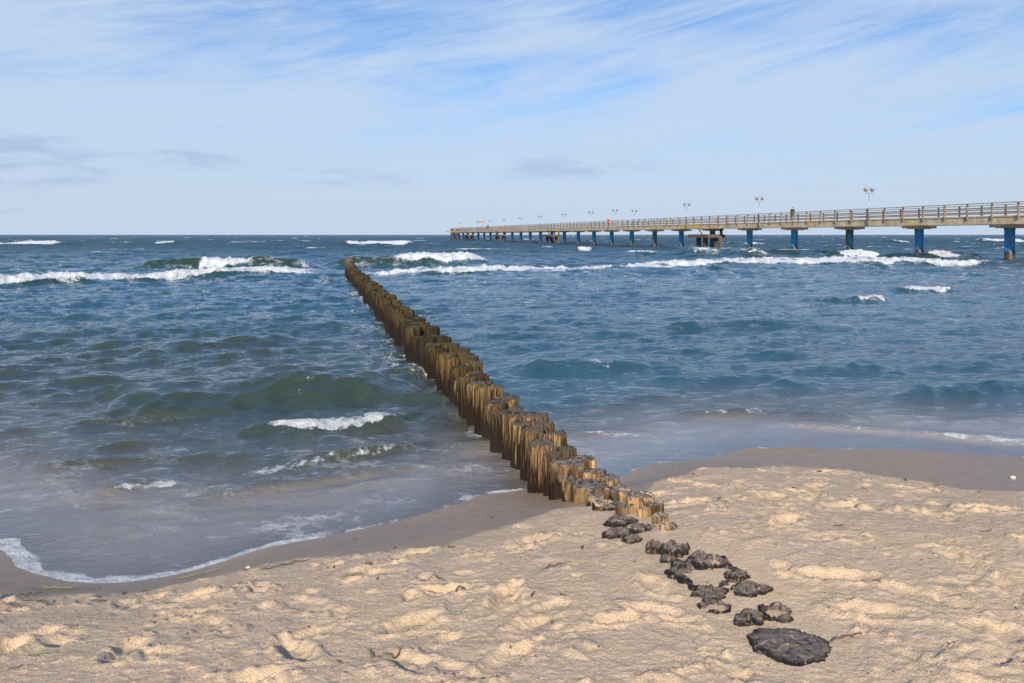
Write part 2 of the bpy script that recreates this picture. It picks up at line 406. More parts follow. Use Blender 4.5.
def rbf_fit(Cp):
    n = len(Cp); D = np.hypot(Cp[:, None, 0] - Cp[None, :, 0], Cp[:, None, 1] - Cp[None, :, 1])
    A = np.zeros((n + 3, n + 3)); A[:n, :n] = _ker(D) - np.eye(n) * .05
    A[:n, n] = 1; A[:n, n + 1:] = Cp[:, :2]; A[n, :n] = 1; A[n + 1:, :n] = Cp[:, :2].T
    return np.linalg.solve(A, np.r_[Cp[:, 2], 0, 0, 0])
W = rbf_fit(C)
SX, SY = np.array([s[0] for s in shore]), np.array([s[1] for s in shore])
DX, DY = np.array([s[0] for s in dry]), np.array([s[1] for s in dry])
_o = np.argsort(SX); SX, SY = SX[_o], SY[_o]; _o = np.argsort(DX); DX, DY = DX[_o], DY[_o]
def rbf(x, y):
    out = np.full(x.shape, W[len(C)])
    for k in range(len(C)): out = out + W[k] * _ker(np.hypot(x - C[k, 0], y - C[k, 1]))
    return out + W[len(C) + 1] * x + W[len(C) + 2] * y
def ground_base(X, Y):
    xc = np.clip(X, -6.5, 9.0); yc = np.clip(Y, 1.2, 13)
    z = rbf(xc, yc)
    sea = .03 - .085 * (Y - np.interp(X, SX, SY) - 1.0)
    sea = np.maximum(sea, -4.5)
    k = sst(1.0, 4.5, Y - np.interp(X, SX, SY))
    z = z * (1 - k) + sea * k
    land = .68 + .04 * np.clip(1.2 - Y, 0, 60) ** .8
    return np.where(Y < 1.2, land * sst(1.2, -1, Y) + z * (1 - sst(1.2, -1, Y)), z)

GX0, GS = 1.90, -.25            # the groyne line x = GX0 + GS*y
CALM = []
def stump_calm(X, Y):
    k = np.ones_like(X)
    for (x, y, r) in CALM: k = np.minimum(k, sst(r * .9, r * 1.7, np.hypot(X - x, (Y - y))))
    return k
# worn black stumps on the sand: px, py, width px, depth/width, rise, hollow, seed, label
ST = [
 (791, 641, 80, .95, .030, .0, 1, 'large flat blackened stump flush with the sand, nearest the camera', -.25),
 (751, 612, 34, .55, .045, .0, 2, 'small black stump lump just behind the big flat stump, its left neighbour of two', .2),
 (777, 605, 34, .9, .050, .05, 3, 'black curled stump shell right behind the big flat stump, right of two', .3),
 (751, 585, 38, .55, .030, .0, 4, 'low black stump crust on the right, between the curled shell and the long crusted ring', .1),
 (710, 589, 37, .60, .030, .0, 5, 'oval black stump left of the low crust, upper of the left pair', .0),
 (715, 604, 30, .85, .022, .03, 6, 'small round black stump, lower of the left pair, sand in its middle', .0),
 (703, 567, 74, .75, .045, .055, 7, 'wide broken ring of black wood filled with sand', .12),
 (708, 554, 44, .50, .060, .0, 8, 'tapering dark stump slab behind the wide sand filled ring', -.5),
 (676, 540, 26, .85, .085, .02, 9, 'knobbly black topped stump with ochre sides, right of the small pair', .0),
 (655, 540, 20, 1.0, .070, .0, 10, 'knobbly black stump, left of the small pair', .0),
 (620, 529, 34, .45, .045, .0, 11, 'splintered low black stump on the left edge, in front of the sandy planks', .25),
 (643, 525, 26, .55, .035, .0, 12, 'low grey crust stump beside the slim upright stub', .0),
 (738, 571, 24, .60, .040, .0, 14, 'small black lump closing the right end of the sand filled ring', .3),
 (668, 556, 16, .80, .030, .0, 15, 'tiny black stub between the pair of knobbly stumps and the sand filled ring', .1),
 (633, 536, 20, .60, .035, .0, 16, 'small black splinter stump in front of the low grey crust stump', .2),
 (622, 516, 30, .55, .055, .0, 13, 'grey flat stump with splintered left edge behind the low black one', .2),
]
def _plain_hit(px, py):
    ys_ = np.arange(2.4, 12, .01); g = ground_base((px - CX) / F * ys_, ys_)
    k = int(np.argmax(HE - (py - HOR) / F * ys_ <= g)); return (px - CX) / F * ys_[k], ys_[k]
for q in ST:
    x, y = _plain_hit(q[0], q[1]); CALM.append((x, y, q[2] * y / F / 2 + .03))
_fr = random.Random(11)
FOOT = []
for k in range(330):
    x = _fr.uniform(-4.2, 6.5); y = _fr.uniform(2.3, 6.6)
    if abs(x - (GX0 + GS * y)) < .30: continue
    FOOT.append((x, y, _fr.uniform(0, 6.28), _fr.uniform(.10, .17), _fr.uniform(.045, .07), _fr.choice((.008, .012, .018, .026))))
for k in range(420):
    x = _fr.uniform(-4.2, 6.5); y = _fr.uniform(2.4, 6.8)
    if abs(x - (GX0 + GS * y)) < .25: continue
    a = _fr.uniform(.022, .065)
    FOOT.append((x, y, _fr.uniform(0, 6.28), a, a * _fr.uniform(.5, .9), a * _fr.uniform(.14, .30)))
def wetness(X, Y):
    d = Y - np.interp(X, DX, DY) + .10 * pn(X * 2.2, Y * 2.2, 3) + .04 * pn(X * 9, Y * 9, 4)
    return sst(-.05, .09, d)
def ground(X, Y, detail=True):
    z = ground_base(X, Y)
    if not detail: return z
    wet = wetness(X, Y); dr = 1 - wet
    near = sst(30, 10, np.hypot(X, Y)) * sst(-6, 0, Y) + 0 * X
    st = stump_calm(X, Y)
    und = .011 * fbm(X * 1.5, Y * 1.4, 3, 7)
    wx = X + .10 * pn(X * 3, Y * 3, 40); wy = Y + .10 * pn(X * 3, Y * 3, 41)
    churn = sst(-.05, .40, fbm(X * 1.1, Y * 1.5, 3, 9))
    mound = np.maximum(fbm(wx * 5.2, wy * 4.6, 3, 12, .55) - .12, 0)
    clod = np.maximum(fbm(wx * 16, wy * 16, 3, 15, .65) - .05, 0) * sst(-.1, .45, fbm(X * 3.1, Y * 4.3, 2, 16))
    scarp = np.maximum(fbm(wx * 6 + 5, wy * 9, 3, 17, .55), 0)
    scarp = scarp * sst(.0, .10, scarp)
    z = z + .72 * near * dr * st * (und + .020 * mound * (.5 + .5 * churn) + churn * (.030 * clod + .006 * scarp) + (1 - churn) * (.013 * clod))
    z = z + near * dr * (.3 + .7 * st) * (.0034 * fbm(X * 30, Y * 34, 3, 19, .7))
    z = z + near * wet * .0012 * fbm(X * 3, Y * 3, 2, 22)
    for (fx, fy, a, ln, wd, dp) in FOOT:
        m = (np.abs(X - fx) < .4) & (np.abs(Y - fy) < .4)
        if not m.any(): continue
        dx, dy = X[m] - fx, Y[m] - fy
        u = dx * math.cos(a) + dy * math.sin(a); v = -dx * math.sin(a) + dy * math.cos(a)
        r = np.sqrt((u / ln) ** 2 + (v / wd) ** 2) + .22 * pn(dx * 14, dy * 14, 30)
        z[m] += dr[m] * stump_calm(X[m], Y[m]) * (-dp * sst(1.05, .60, r) + .45 * dp * np.exp(-((r - 1.3) / .24) ** 2) * (1 + .8 * pn(X[m] * 26, Y[m] * 26, 31)))
    return z

def steps(lo, hi, ds):
    out = [lo]
    while out[-1] < hi: out.append(out[-1] + ds(out[-1]))
    return out
xs = list(np.arange(-4.4, 6.6, .0125))
s = .0125; x = xs[-1]; R_ = []
while x < 900: s *= 1.07; x += s; R_.append(x)
s = .0125; x = xs[0]; L_ = []
while x > -900: s *= 1.07; x -= s; L_.append(x)
gx = np.array(L_[::-1] + xs + R_)
ys = steps(2.2, 9.0, lambda y: .0031 * y)
s = .03; y = ys[-1]; U_ = []
while y < 900: s *= 1.06; y += s; U_.append(y)
s = .012; y = ys[0]; B_ = []
while y > -600: s *= 1.1; y -= s; B_.append(y)
gy = np.array(B_[::-1] + ys + U_)
GXm, GYm = np.meshgrid(gx, gy)
# the stumps and posts gather a little sand at their feet; scoured hollow on the sea side
Z = ground(GXm, GYm)
V = np.stack([GXm, GYm, Z], -1).reshape(-1, 3)
me = mesh_np('sand_beach', V, grid_faces(len(gy), len(gx)))
attr(me, 'wet', wetness(GXm, GYm))
beach = tag(link('sand_beach', me, M['sand']), 'pale trampled sand beach, dark and wet along the water', kind='structure')
def gz(x, y): return float(ground(np.array([[float(x)]]), np.array([[float(y)]]))[0, 0])

# ------------------------------------------------------------------ the sea
def spectrum(Nn, L, lmin, lmax, seed, wind=-1.45, spread=3.0, rms=1.0, p=3.6):
    rs = np.random.RandomState(seed)
    k1 = np.fft.fftfreq(Nn, L / Nn) * 2 * math.pi
    KX, KY = np.meshgrid(k1, k1); K = np.hypot(KX, KY); K[0, 0] = 1e9
    lam = 2 * math.pi / K
    A = K ** (-p / 2) * (sst(lmin * .7, lmin * 1.2, lam)) * sst(lmax * 1.3, lmax * .8, lam)
    th = np.arctan2(KY, KX)
    c = np.cos(th - wind); A = A * (np.where(np.abs(c) > 0, np.abs(c) ** spread, 0) + .06)
    H = A * (rs.randn(Nn, Nn) + 1j * rs.randn(Nn, Nn)); H[0, 0] = 0
    z = np.fft.ifft2(H).real; sc = rms / z.std()
    H = H * sc
    return (np.fft.ifft2(H).real, np.fft.ifft2(1j * H * KX / K).real, np.fft.ifft2(1j * H * KY / K).real, L)
def samp(T, X, Y, rot=0.0, off=0.0):
    z, dx, dy, L = T; Nn = z.shape[0]
    c, s_ = math.cos(rot), math.sin(rot)
    u = ((X * c + Y * s_) / L * Nn + off) % Nn; v = ((-X * s_ + Y * c) / L * Nn + off * 1.7) % Nn
    i = np.floor(u).astype(int) % Nn; j = np.floor(v).astype(int) % Nn; fu = u - np.floor(u); fv = v - np.floor(v)
    i2 = (i + 1) % Nn; j2 = (j + 1) % Nn
    def g(T_): return (T_[j, i] * (1 - fu) + T_[j, i2] * fu) * (1 - fv) + (T_[j2, i] * (1 - fu) + T_[j2, i2] * fu) * fv
    a, b, d = g(z), g(dx), g(dy)
    return a, b * c - d * s_, b * s_ + d * c

TA = spectrum(1024, 26.0, .20, 1.6, 3, rms=.029, spread=1.8, p=3.5)
TB = spectrum(1024, 90.0, .9, 5.0, 4, rms=.068, spread=2.6)
TC = spectrum(512, 420.0, 3.5, 22.0, 8, rms=.135, spread=3.0)

# crests: list of (pixel polyline on the flat water), height, front and back width, foam stretches, foam reach
CR = [
 ([(-400, 300), (-150, 291), (0, 286), (100, 282), (200, 277), (352, 273)], .36, 1.1, 3.0, [(-400, 362, .95)], 5.0),
 ([(-300, 303), (0, 298), (50, 293), (90, 290)], .12, .5, 1.2, [(-300, 60, .6)], 1.2),
 ([(120, 269), (185, 269), (240, 269), (335, 269)], .72, 1.5, 3.0, [(197, 264, 1.25), (292, 330, .45)], 2.0),
 ([(320, 266), (400, 266), (500, 264)], .80, 1.5, 3.2, [(388, 497, 1.25)], 2.2),
 ([(345, 276), (420, 275), (480, 273), (560, 270), (700, 266)], .36, 1.1, 3.4, [(330, 690, 1.1)], 6.0),
 ([(500, 275), (560, 274), (640, 271)], .10, .6, 1.4, [(520, 640, .6)], 1.4),
 ([(620, 267), (700, 265), (800, 265), (900, 264), (1010, 265), (1200, 266)], .34, 1.3, 3.4, [(625, 1010, .95), (1000, 1200, .5)], 6.0),
 ([(810, 260), (850, 260), (890, 260)], .72, 1.8, 3.5, [(826, 882, 1.2)], 2.5),
 ([(905, 259), (940, 259), (990, 259)], .66, 1.8, 3.5, [(922, 960, 1.2), (960, 990, .6)], 2.5),
 ([(670, 256), (720, 256), (775, 257)], .75, 2.4, 4.5, [(680, 725, .5), (725, 772, .5)], 1.4),
 ([(800, 301), (850, 301), (895, 300)], .22, .45, 1.0, [(846, 888, .80), (820, 860, .35)], .35),
 ([(885, 291), (925, 291), (965, 291)], .17, .6, 1.0, [(892, 962, 1.0)], .6),
 ([(500, 368), (560, 366), (700, 362)], .13, .45, .8, [(582, 612, .42)], .25),
 ([(720, 373), (850, 368), (930, 371)], .09, .35, .8, [], .5),
 ([(860, 395), (990, 390), (1150, 391)], .10, .4, .8, [], .5),
 ([(50, 412), (100, 408), (250, 399), (350, 395), (440, 387)], .20, .60, 1.3, [(300, 325, .3)], .4),
 ([(640, 330), (760, 326), (900, 328)], .10, .45, 1.0, [], .4),
 ([(20, 335), (120, 330), (260, 326)], .12, .5, 1.1, [], .4),
 ([(120, 356), (230, 344), (300, 340)], .13, .5, 1.0, [], .4),
 ([(215, 435), (265, 430), (340, 427), (405, 419), (436, 410)], .105, .17, .60, [(250, 420, .95)], .12),
 ([(215, 476), (260, 471), (320, 462), (440, 443)], .060, .12, .40, [(225, 350, .55), (330, 440, .40)], .10),
 ([(150, 510), (250, 492), (340, 480), (450, 462)], .030, .08, .35, [(160, 440, .26)], .06),
 ([(20, 470), (110, 462), (200, 452)], .05, .14, .5, [(30, 120, .3)], .08),
 ([(90, 494), (130, 488), (190, 482)], .05, .09, .3, [(105, 200, .62)], .06),
 ([(650, 414), (700, 413), (770, 415), (900, 424)], .07, .20, .6, [(680, 800, .36)], .14),
 ([(740, 424), (830, 428), (900, 434), (960, 440), (1100, 449)], .055, .13, .45, [(880, 1100, .62), (740, 900, .42)], .16),
 ([(560, 434), (600, 433), (665, 436)], .02, .08, .3, [(565, 665, .45)], .12),
 ([(-60, 246), (0, 245.5), (75, 245.5)], .7, 4, 8, [(-60, 66, 1.1)], 8),
 ([(150, 244.5), (185, 244.5)], .6, 4, 8, [(158, 178, 1.0)], 7),
 ([(330, 245.5), (380, 245.5), (425, 245)], .7, 4, 8, [(340, 420, 1.1)], 8),
 ([(735, 245), (760, 245)], .6, 4, 8, [(740, 757, 1.0)], 7),
 ([(570, 251), (600, 251)], .55, 3, 6, [(574, 593, .9)], 4),
 ([(970, 242.5), (1040, 242.5)], .8, 6, 12, [(975, 1035, 1.0)], 14),
 ([(890, 243), (910, 243)], .6, 5, 9, [(895, 906, .8)], 9),
]
def sea_fields(X, Y):
    base = ground_base(X, Y)
    dep0 = np.maximum(WL(Y) - base, 0)
    amp = sst(.0, .42, dep0)
    amp_s = sst(.0, .13, dep0)
    mA = sst(75, 30, Y); mB = sst(480, 200, Y)
    a1, ax, ay = samp(TA, X, Y, .25); a2, bx, by = samp(TB, X, Y, -.12, 31); a3, cx_, cy_ = samp(TC, X, Y, .08, 77)
    a4, ex, ey = samp(TB, X * 1.31, Y * 1.31, .5, 210)
    offs = sst(18, 60, Y)
    lee = 1 - .34 * sst(-.2, 1.6, X - GX0 - GS * Y) * sst(52, 36, Y)
    wA = amp_s * mA * (.42 + .58 * amp) * lee * .85; wB = amp * mB * (.55 + .45 * offs) * lee * .9; wC = amp * (.15 + .85 * offs)
    z = WL(Y) + wA * a1 + wB * (a2 + .45 * a4) + wC * a3
    dx = wA * ax * 1.15 + wB * bx * .9 + wC * cx_ * .8; dy = wA * ay * 1.15 + wB * by * .9 + wC * cy_ * .8
    foam = np.zeros_like(X); crest = np.zeros_like(X)
    wob = .5 * pn(X * .35, Y * .1, 50)
    for (pts, A, wf, wb, fs, reach) in CR:
        w = []
        for a, b in pts:
            q = P(a, b)
            for _ in range(6): q = P(a, b, HE - float(WL(q[1])))
            w.append(q)
        px = np.array([q[0] for q in w]); py = np.array([q[1] for q in w])
        Yc = np.interp(X, px, py) + (wf * .35) * pn(X * .5 / max(.5, wf), 0 * X + wf, 51) + wf * .22 * pn(X * 2.1 / max(.4, wf), 0 * X + 3, 52)
        span = min(px[-1] - px[0], 24); tp = sst(px[0], px[0] + .22 * span, X) * sst(px[-1], px[-1] - .22 * span, X)
        t = Y - Yc
        prof = np.where(t < 0, np.exp(-(t / wf) ** 2), np.exp(-(t / wb) ** 2))
        mod = 1 + .15 * pn(X * .9 / max(.4, wf), 0 * X + wb, 53)
        z = z + A * tp * prof * mod
        dy = dy - .55 * A * tp * prof            # lean of the crest towards the shore
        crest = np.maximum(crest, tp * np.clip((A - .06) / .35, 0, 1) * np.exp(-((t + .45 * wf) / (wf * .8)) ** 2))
        for (x0, x1, sfo) in fs:
            Ym = py.mean()
            X0, X1 = np.interp(x0, [q[0] for q in pts], px), np.interp(x1, [q[0] for q in pts], px)
            e = min(.30 * abs(X1 - X0), 3.5)
            fx = sst(X0 - e * .15, X0 + e, X) * sst(X1 + e * .15, X1 - e, X)
            rag = fbm(X / (.55 * reach) , t / (.40 * reach) + X0, 4, 56, .6)
            lo = -wf * (.95 + .5 * pn(X * .9 / max(.25, wf), 0 * X, 54)) * (.25 + .75 * fx)
            hi = reach * (.15 + .55 * (1 + pn(X * .5 / max(.3, wf), 0 * X + 9, 55)) * .5) * (.2 + .8 * fx)
            ft = sst(lo - .30 * wf, lo + .20 * wf, t) * sst(hi + .45 * reach * fx + .05, hi - .35 * reach, t)
            body_ = np.clip(.85 + .75 * rag, .1, 1.3)
            top_ = np.exp(-((t + .35 * wf) / (.6 * wf)) ** 2)
            ft = ft * np.maximum(body_ * .85, top_)
            foam = np.maximum(foam, sfo * fx * ft)
    z = z + np.clip(foam, 0, 1) * amp_s * .16 * np.clip(Y / 50, .15, 1) * (fbm(X * 2.2, Y * 2.2, 4, 60) + .15)
    cap = wB * (a2 + .45 * a4) + wC * a3; sg = .145
    foam = np.maximum(foam, sst(2.5 * sg, 3.0 * sg, cap) * sst(55, 90, Y) * .7)
    # turbulence along the sea side of the groyne
    gxl = GX0 + GS * Y; side = gxl - X
    tur = sst(1.6 + .8 * pn(Y * .6, 0 * Y, 61), .1, side) * sst(-.5, 0, side) * sst(8.5, 12, Y) * sst(44, 40, Y)
    z = z + tur * .035 * fbm(X * 3, Y * 3, 3, 62)
    foam = np.maximum(foam, tur * .42 * sst(-.1, .4, fbm(X * .9, Y * .7, 3, 63)))
    coll = sst(.42, .22, np.abs(side)) * sst(7, 8.5, Y) * sst(44, 40, Y)
    foam = np.maximum(foam, coll * (.22 + .3 * sst(-.1, .5, fbm(X * 1.7, Y * 1.3, 2, 64))))
    return z, dx, dy, foam, crest, tur, base
yr = [3.9]
while yr[-1] < 9000:
    y = yr[-1]; r = .0034 if y < 260 else (.006 if y < 900 else .03)
    yr.append(y * (1 + r))
yr = np.array(yr)
uu = list(np.arange(-.76, .7601, .0018)); st = .0018; u = uu[-1]; Ru = []
while u < 2.6: st *= 1.12; u += st; Ru.append(u)
uu = np.array([-q for q in Ru[::-1]] + uu + Ru)
UU, YY = np.meshgrid(uu, yr); XX = UU * YY
zw, dxw, dyw, fo, crst, tur, gb = sea_fields(XX, YY)
gd = ground(XX[yr < 12], YY[yr < 12]); gfull = gb.copy(); gfull[yr < 12] = gd
# film of the run-up follows the sand a little
zw = zw + .0065 * sst(12, 8, YY) * sst(.12, .02, zw - gfull) * fbm(XX * 2.6, YY * 2.6, 3, 74)
dep = zw - gfull
lx = np.interp(XX, [-6, -3.75, -3.55, -2.4, -1.9, -1.4, -.6, .3, .55, 1.0, 1.4, 2.2, 3.0, 8], [.2, .3, 1.0, 1.0, .75, .50, .30, .25, .45, .5, .22, .10, .06, .08])
wdt = .005 + .013 * lx * (1 + .8 * pn(XX * 5.5, YY * 2, 73))
edge = sst(wdt + .004, wdt * .45, np.abs(dep)) * (dep > -.004) * sst(14, 9, YY)
fo = np.maximum(fo, edge * np.clip(lx * 1.15 + .40 * fbm(XX * 4.5, YY * 4.5, 3, 70) + .05, 0, 1))
film = sst(.10, .015, dep) * sst(16, 9, YY)
lace = .75 * sst(60, 44, YY) * sst(9, 26, YY) + .95 * sst(.42, .05, dep) * sst(.5, -1.0, XX - GX0 - GS * YY) * sst(16, 9, YY) + .22 * sst(.3, .05, dep) * sst(16, 9, YY) + .8 * tur + .6 * sst(30, 40, YY) * sst(75, 55, YY)
lace = np.clip(lace, 0, 1)
V = np.stack([XX + dxw, YY + dyw, zw], -1).reshape(-1, 3)
FQ = grid_faces(len(yr), len(uu))
# leave out the sheet where it lies deep below the dry sand
dry_mask = (dep < -.06).reshape(-1); FQ = FQ[~dry_mask[FQ].all(1)]
me = mesh_np('sea_water', V, FQ)
attr(me, 'foam', fo); attr(me, 'depth', np.maximum(dep, 0)); attr(me, 'lace', lace); attr(me, 'crest', crst); attr(me, 'film', film)
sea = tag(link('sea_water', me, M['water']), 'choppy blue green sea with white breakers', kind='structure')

# ------------------------------------------------------------------ groyne timber
def stump_mesh(name, rx, ry, zt, zb, seed, flute=.08, rough=.02, hollow=0.0, nseg=56, nside=14, ntop=9, lobes=.10, lean=(0, 0), taper=.0, crackw=.05, dome=0.0):
    rs = random.Random(seed); o = rs.uniform(0, 200)
    th = np.linspace(0, 2 * math.pi, nseg, endpoint=False)
    ct, snt = np.cos(th), np.sin(th)
    out = 1 + lobes * pn(ct * 1.3 + o, snt * 1.3, 70) * 1.6
    fl = flute * (fbm(ct * 2.4 + o + 9, snt * 2.4, 4, 71, .55))
    fl = fl - flute * 1.6 * np.exp(-((pn(ct * 2.4 + o, snt * 2.4 + 5, 72)) / .08) ** 2)
    rows = []; crack = []; heart = []
    chip = 2.6 * rough * np.maximum(0, pn(ct * .8 + o * 1.3, snt * .8, 81)) ** .5 * (pn(ct * .8 + o * 1.3, snt * .8, 81) > .12)
    ztop = -chip + zt - dome + rough * 1.4 * fbm(ct * 1.3 + o, snt * 1.3, 3, 73)
    for k in range(nside):
        f = k / (nside - 1)
        z = zb + (ztop - zb) * f
        wv = .05 * pn(ct * 1.5 + o, z * 2.6 + snt, 74) + .035 * pn(ct * 4 + o, z * 5.0 + 2 * snt, 75)
        r = out + fl * (.75 + .35 * f) + wv + taper * (1 - f)
        if k == nside - 1: r = r * .965
        rows.append(np.stack([rx * r * ct + lean[0] * f, ry * r * snt + lean[1] * f, z - (.008 if k == nside - 2 else 0) * np.ones(nseg)], -1))
        crack.append(np.clip(-(fl) / flute * .5 - .15, 0, 1) if flute > 0 else 0 * th); heart.append(0 * th)
    n1 = pn
    for k in range(1, ntop + 1):
        f = 1 - k / ntop
        if k == ntop: f = .02
        r = (out + fl * (.4 + .6 * f)) * .965 * f
        X_, Y_ = r * ct, r * snt
        nz = fbm(X_ * 2.6 + o, Y_ * 2.6, 4, 76, .6)
        crk = np.exp(-(pn(X_ * 1.9 + o, Y_ * 1.9, 77) / crackw) ** 2) * sst(.0, .25, f) * (pn(X_ * 1.1 + o, Y_ * 1.1, 78) > -.2)
        z = zt + (ztop - zt) * f ** 5 + rough * (1.5 * nz + .35 * fbm(X_ * 9, Y_ * 9, 2, 79)) * (1 - .35 * f) - crk * rough * 1.6
        z = z - hollow * sst(.85, .45, f + .35 * pn(X_ * 1.2 + o, Y_ * 1.2 + 4, 80))
        rows.append(np.stack([rx * X_ + lean[0], ry * Y_ + lean[1], z], -1)); crack.append(crk); heart.append(sst(.95, .75, f) + 0 * th)
    Vv = np.concatenate(rows); n = nseg; m = len(rows)
    i = np.arange(m - 1)[:, None]; j = np.arange(n)[None, :]; j2 = (j + 1) % n
    Fq = np.stack([i * n + j, i * n + j2, (i + 1) * n + j2, (i + 1) * n + j], -1).reshape(-1, 4)
    me = mesh_np(name, Vv, Fq)
    attr(me, 'crack', np.concatenate(crack)); attr(me, 'heart', np.concatenate(heart))
    return me

GRP = 'posts of the timber groyne'; GRS = 'worn stumps at the landward end of the groyne'
def ray_ground(px, py, dz=0.0):
    ux, k = (px - CX) / F, (py - HOR) / F
    y = 2.4
    while y < 12:
        if HE - k * y <= gz(ux * y, y) + dz: break
        y += .01
    return ux * y, y
for (px, py, w, asp, rise, hol, sd, lab, rot) in ST:
    x, y = ray_ground(px, py, rise * .8); r = w * y / F / 2
    big = sd == 1
    rise = rise * .62 if not big else rise * .7
    me = stump_mesh('stump', r * 1.08, r * min(1.0, asp * 1.35) if not big else r * .98, rise, -.25, sd * 7 + 3, flute=.05 if big else .10, rough=.004 if big else .009, hollow=hol, dome=.55 * rise if not big else .014,
                    nseg=110 if big else 84, nside=9, ntop=30 if big else 16, lobes=.055 if big else .24, crackw=.035 if big else .07)
    o = link('worn_stump', me, M['crust']); o.location = (x, y, gz(x, y)); o.rotation_euler = (0, 0, rot)
    tag(o, lab, 'stump', GRS)
# ochre stubs and the first tall posts: px, py of the top, width px, metres below the eye, label
TP = [
 (661, 514, 14, 1.585, .9, 'slim upright ochre stub with dark cap, right of the crusted stumps'),
 (669, 524, 15, 1.590, .9, 'short ochre stub tucked behind the slim upright stub, farthest right'),
 (654, 503, 18, 1.585, .7, 'low sand dusted stub between the broad stub and the slim upright one'),
 (628, 503, 24, 1.625, .6, 'low grey topped stub in front of the sand capped one'),
 (645, 507, 11, 1.60, .8, 'thin ochre stub standing left of the slim upright stub'),
 (640, 494, 28, 1.580, .75, 'broad sand dusted ochre stub at the foot of the sand bank, right row'),
 (618, 488, 24, 1.620, .8, 'sand capped stub between the broad right stub and the narrow left one'),
 (609, 503, 30, 1.680, .6, 'low ochre stub with a serrated lip half buried in sand'),
 (597, 495, 20, 1.700, 1.0, 'ochre stub ending in a dark spike towards the sand, left row'),
 (609, 477, 18, 1.680, .9, 'round topped ochre post beside the clear tidal pool, right row'),
 (594, 470, 21, 1.680, .8, 'short dark topped post left of the round topped one, set back'),
 (589, 484, 34, 1.710, .85, 'wide fluted post with an arched hollow in its foot'),
 (572, 479, 17, 1.700, .9, 'narrow fluted post left of the post with the arched hollow'),
 (568, 461, 32, 1.645, .9, 'stout post with a knot hole scar and cracked top, where sand meets water'),
 (584, 457, 21, 1.650, .9, 'dark topped partner right beside the stout scarred post'),
]
for i, (px, py, w, h, asp, lab) in enumerate(TP):
    y = F * h / (py - HOR); x = (px - CX) * y / F; r = w * y / F / 2
    zt = HE - h; zb = -.35; r *= 1.1
    me = stump_mesh('post', r, r * asp, zt, zb, 300 + i * 11, flute=.055, rough=.005, nseg=84, nside=34, ntop=16, lobes=.13, crackw=.07)
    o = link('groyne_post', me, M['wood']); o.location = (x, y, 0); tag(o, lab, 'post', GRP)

# the long double row out to sea; heights and girths vary, some posts lean
pr = random.Random(4)
NV = 14; VAR = []; VARF = []
for k in range(NV):
    VAR.append(stump_mesh('post', 1, 1, 1, 0, 900 + k * 13, flute=.045, rough=.010, nseg=56, nside=24, ntop=10, lobes=.13, crackw=.06))
    VARF.append(stump_mesh('post', 1, 1, 1, 0, 1900 + k * 17, flute=.06, rough=.014, nseg=28, nside=9, ntop=5, lobes=.12, crackw=.08))
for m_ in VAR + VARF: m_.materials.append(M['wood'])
ORD = ['first', 'second', 'third', 'fourth', 'fifth', 'sixth', 'seventh', 'eighth', 'ninth', 'tenth', 'eleventh', 'twelfth', 'thirteenth', 'fourteenth',
       'fifteenth', 'sixteenth', 'seventeenth', 'eighteenth', 'nineteenth', 'twentieth']
nv = Vector((1, -GS, 0)).normalized()
cnt = [0, 0]; yk = 6.05; pair = 0
while yk < 41.2:
    lift = .03 * math.sin(yk * 1.3) + pr.uniform(-.05, .04)
    pitch = pr.uniform(.31, .39)
    nr = sst(7.0, 12.0, yk)
    for sidx, off in ((0, -.070 - .045 * nr), (1, .085 + .03 * nr)):
        ya = yk + (.0 if sidx == 0 else .16) + pr.uniform(-.02, .02)
        r = pr.uniform(.080, .132) * (1 + .16 * nr) * (1.05 if pr.random() < .2 else 1)
        c0 = Vector((GX0 + GS * ya, ya, 0)) + nv * (off + pr.uniform(-.018, .018))
        far = ya > 17
        zt = .535 + lift + pr.uniform(-.022, .022) + (.05 * sst(7, 9, ya)) - .02 * sst(5, 6.5, 6.6 if ya < 6.6 else ya)
        if pr.random() < .04: zt -= pr.uniform(.06, .16)
        zb = -.9 if ya > 12 else -.55
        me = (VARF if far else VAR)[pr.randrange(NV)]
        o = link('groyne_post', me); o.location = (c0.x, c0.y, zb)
        o.scale = (r, r * pr.uniform(.85, 1.1), zt - zb)
        o.rotation_euler = (R(pr.uniform(-2.0, 2.0)), R(pr.uniform(-2.5, 1.8)), pr.uniform(0, 6.28))
        cnt[sidx] += 1; k = cnt[sidx]; row = 'left' if sidx == 0 else 'right'
        if k <= 20:
            col = 'ochre and dark brown' if ya < 9 else 'mossy brown'
            lab = f'{col} groyne post, {ORD[k-1]} in the {row} row beyond the stout scarred post'
        else:
            part = 'middle' if ya < 19 else ('outer' if ya < 31 else 'outermost')
            ex = {'middle': 'algae streaked', 'outer': 'mossy dark', 'outermost': 'small dark brown'}[part]
            lab = f'{ex} post in the {row} row of the {part} stretch of the groyne'
        tag(o, lab, 'post', GRP)
    yk += pitch
# tall end post
me = stump_mesh('post', .25, .22, 1.0, -1.2, 77, flute=.07, rough=.01, nseg=48, nside=12, ntop=6, lobes=.04)
o = link('groyne_post', me, M['darkwood']); ye = 41.5; o.location = (GX0 + GS * ye, ye, 0)
tag(o, 'tall square dark post that ends the groyne out in the surf', 'post', GRP)

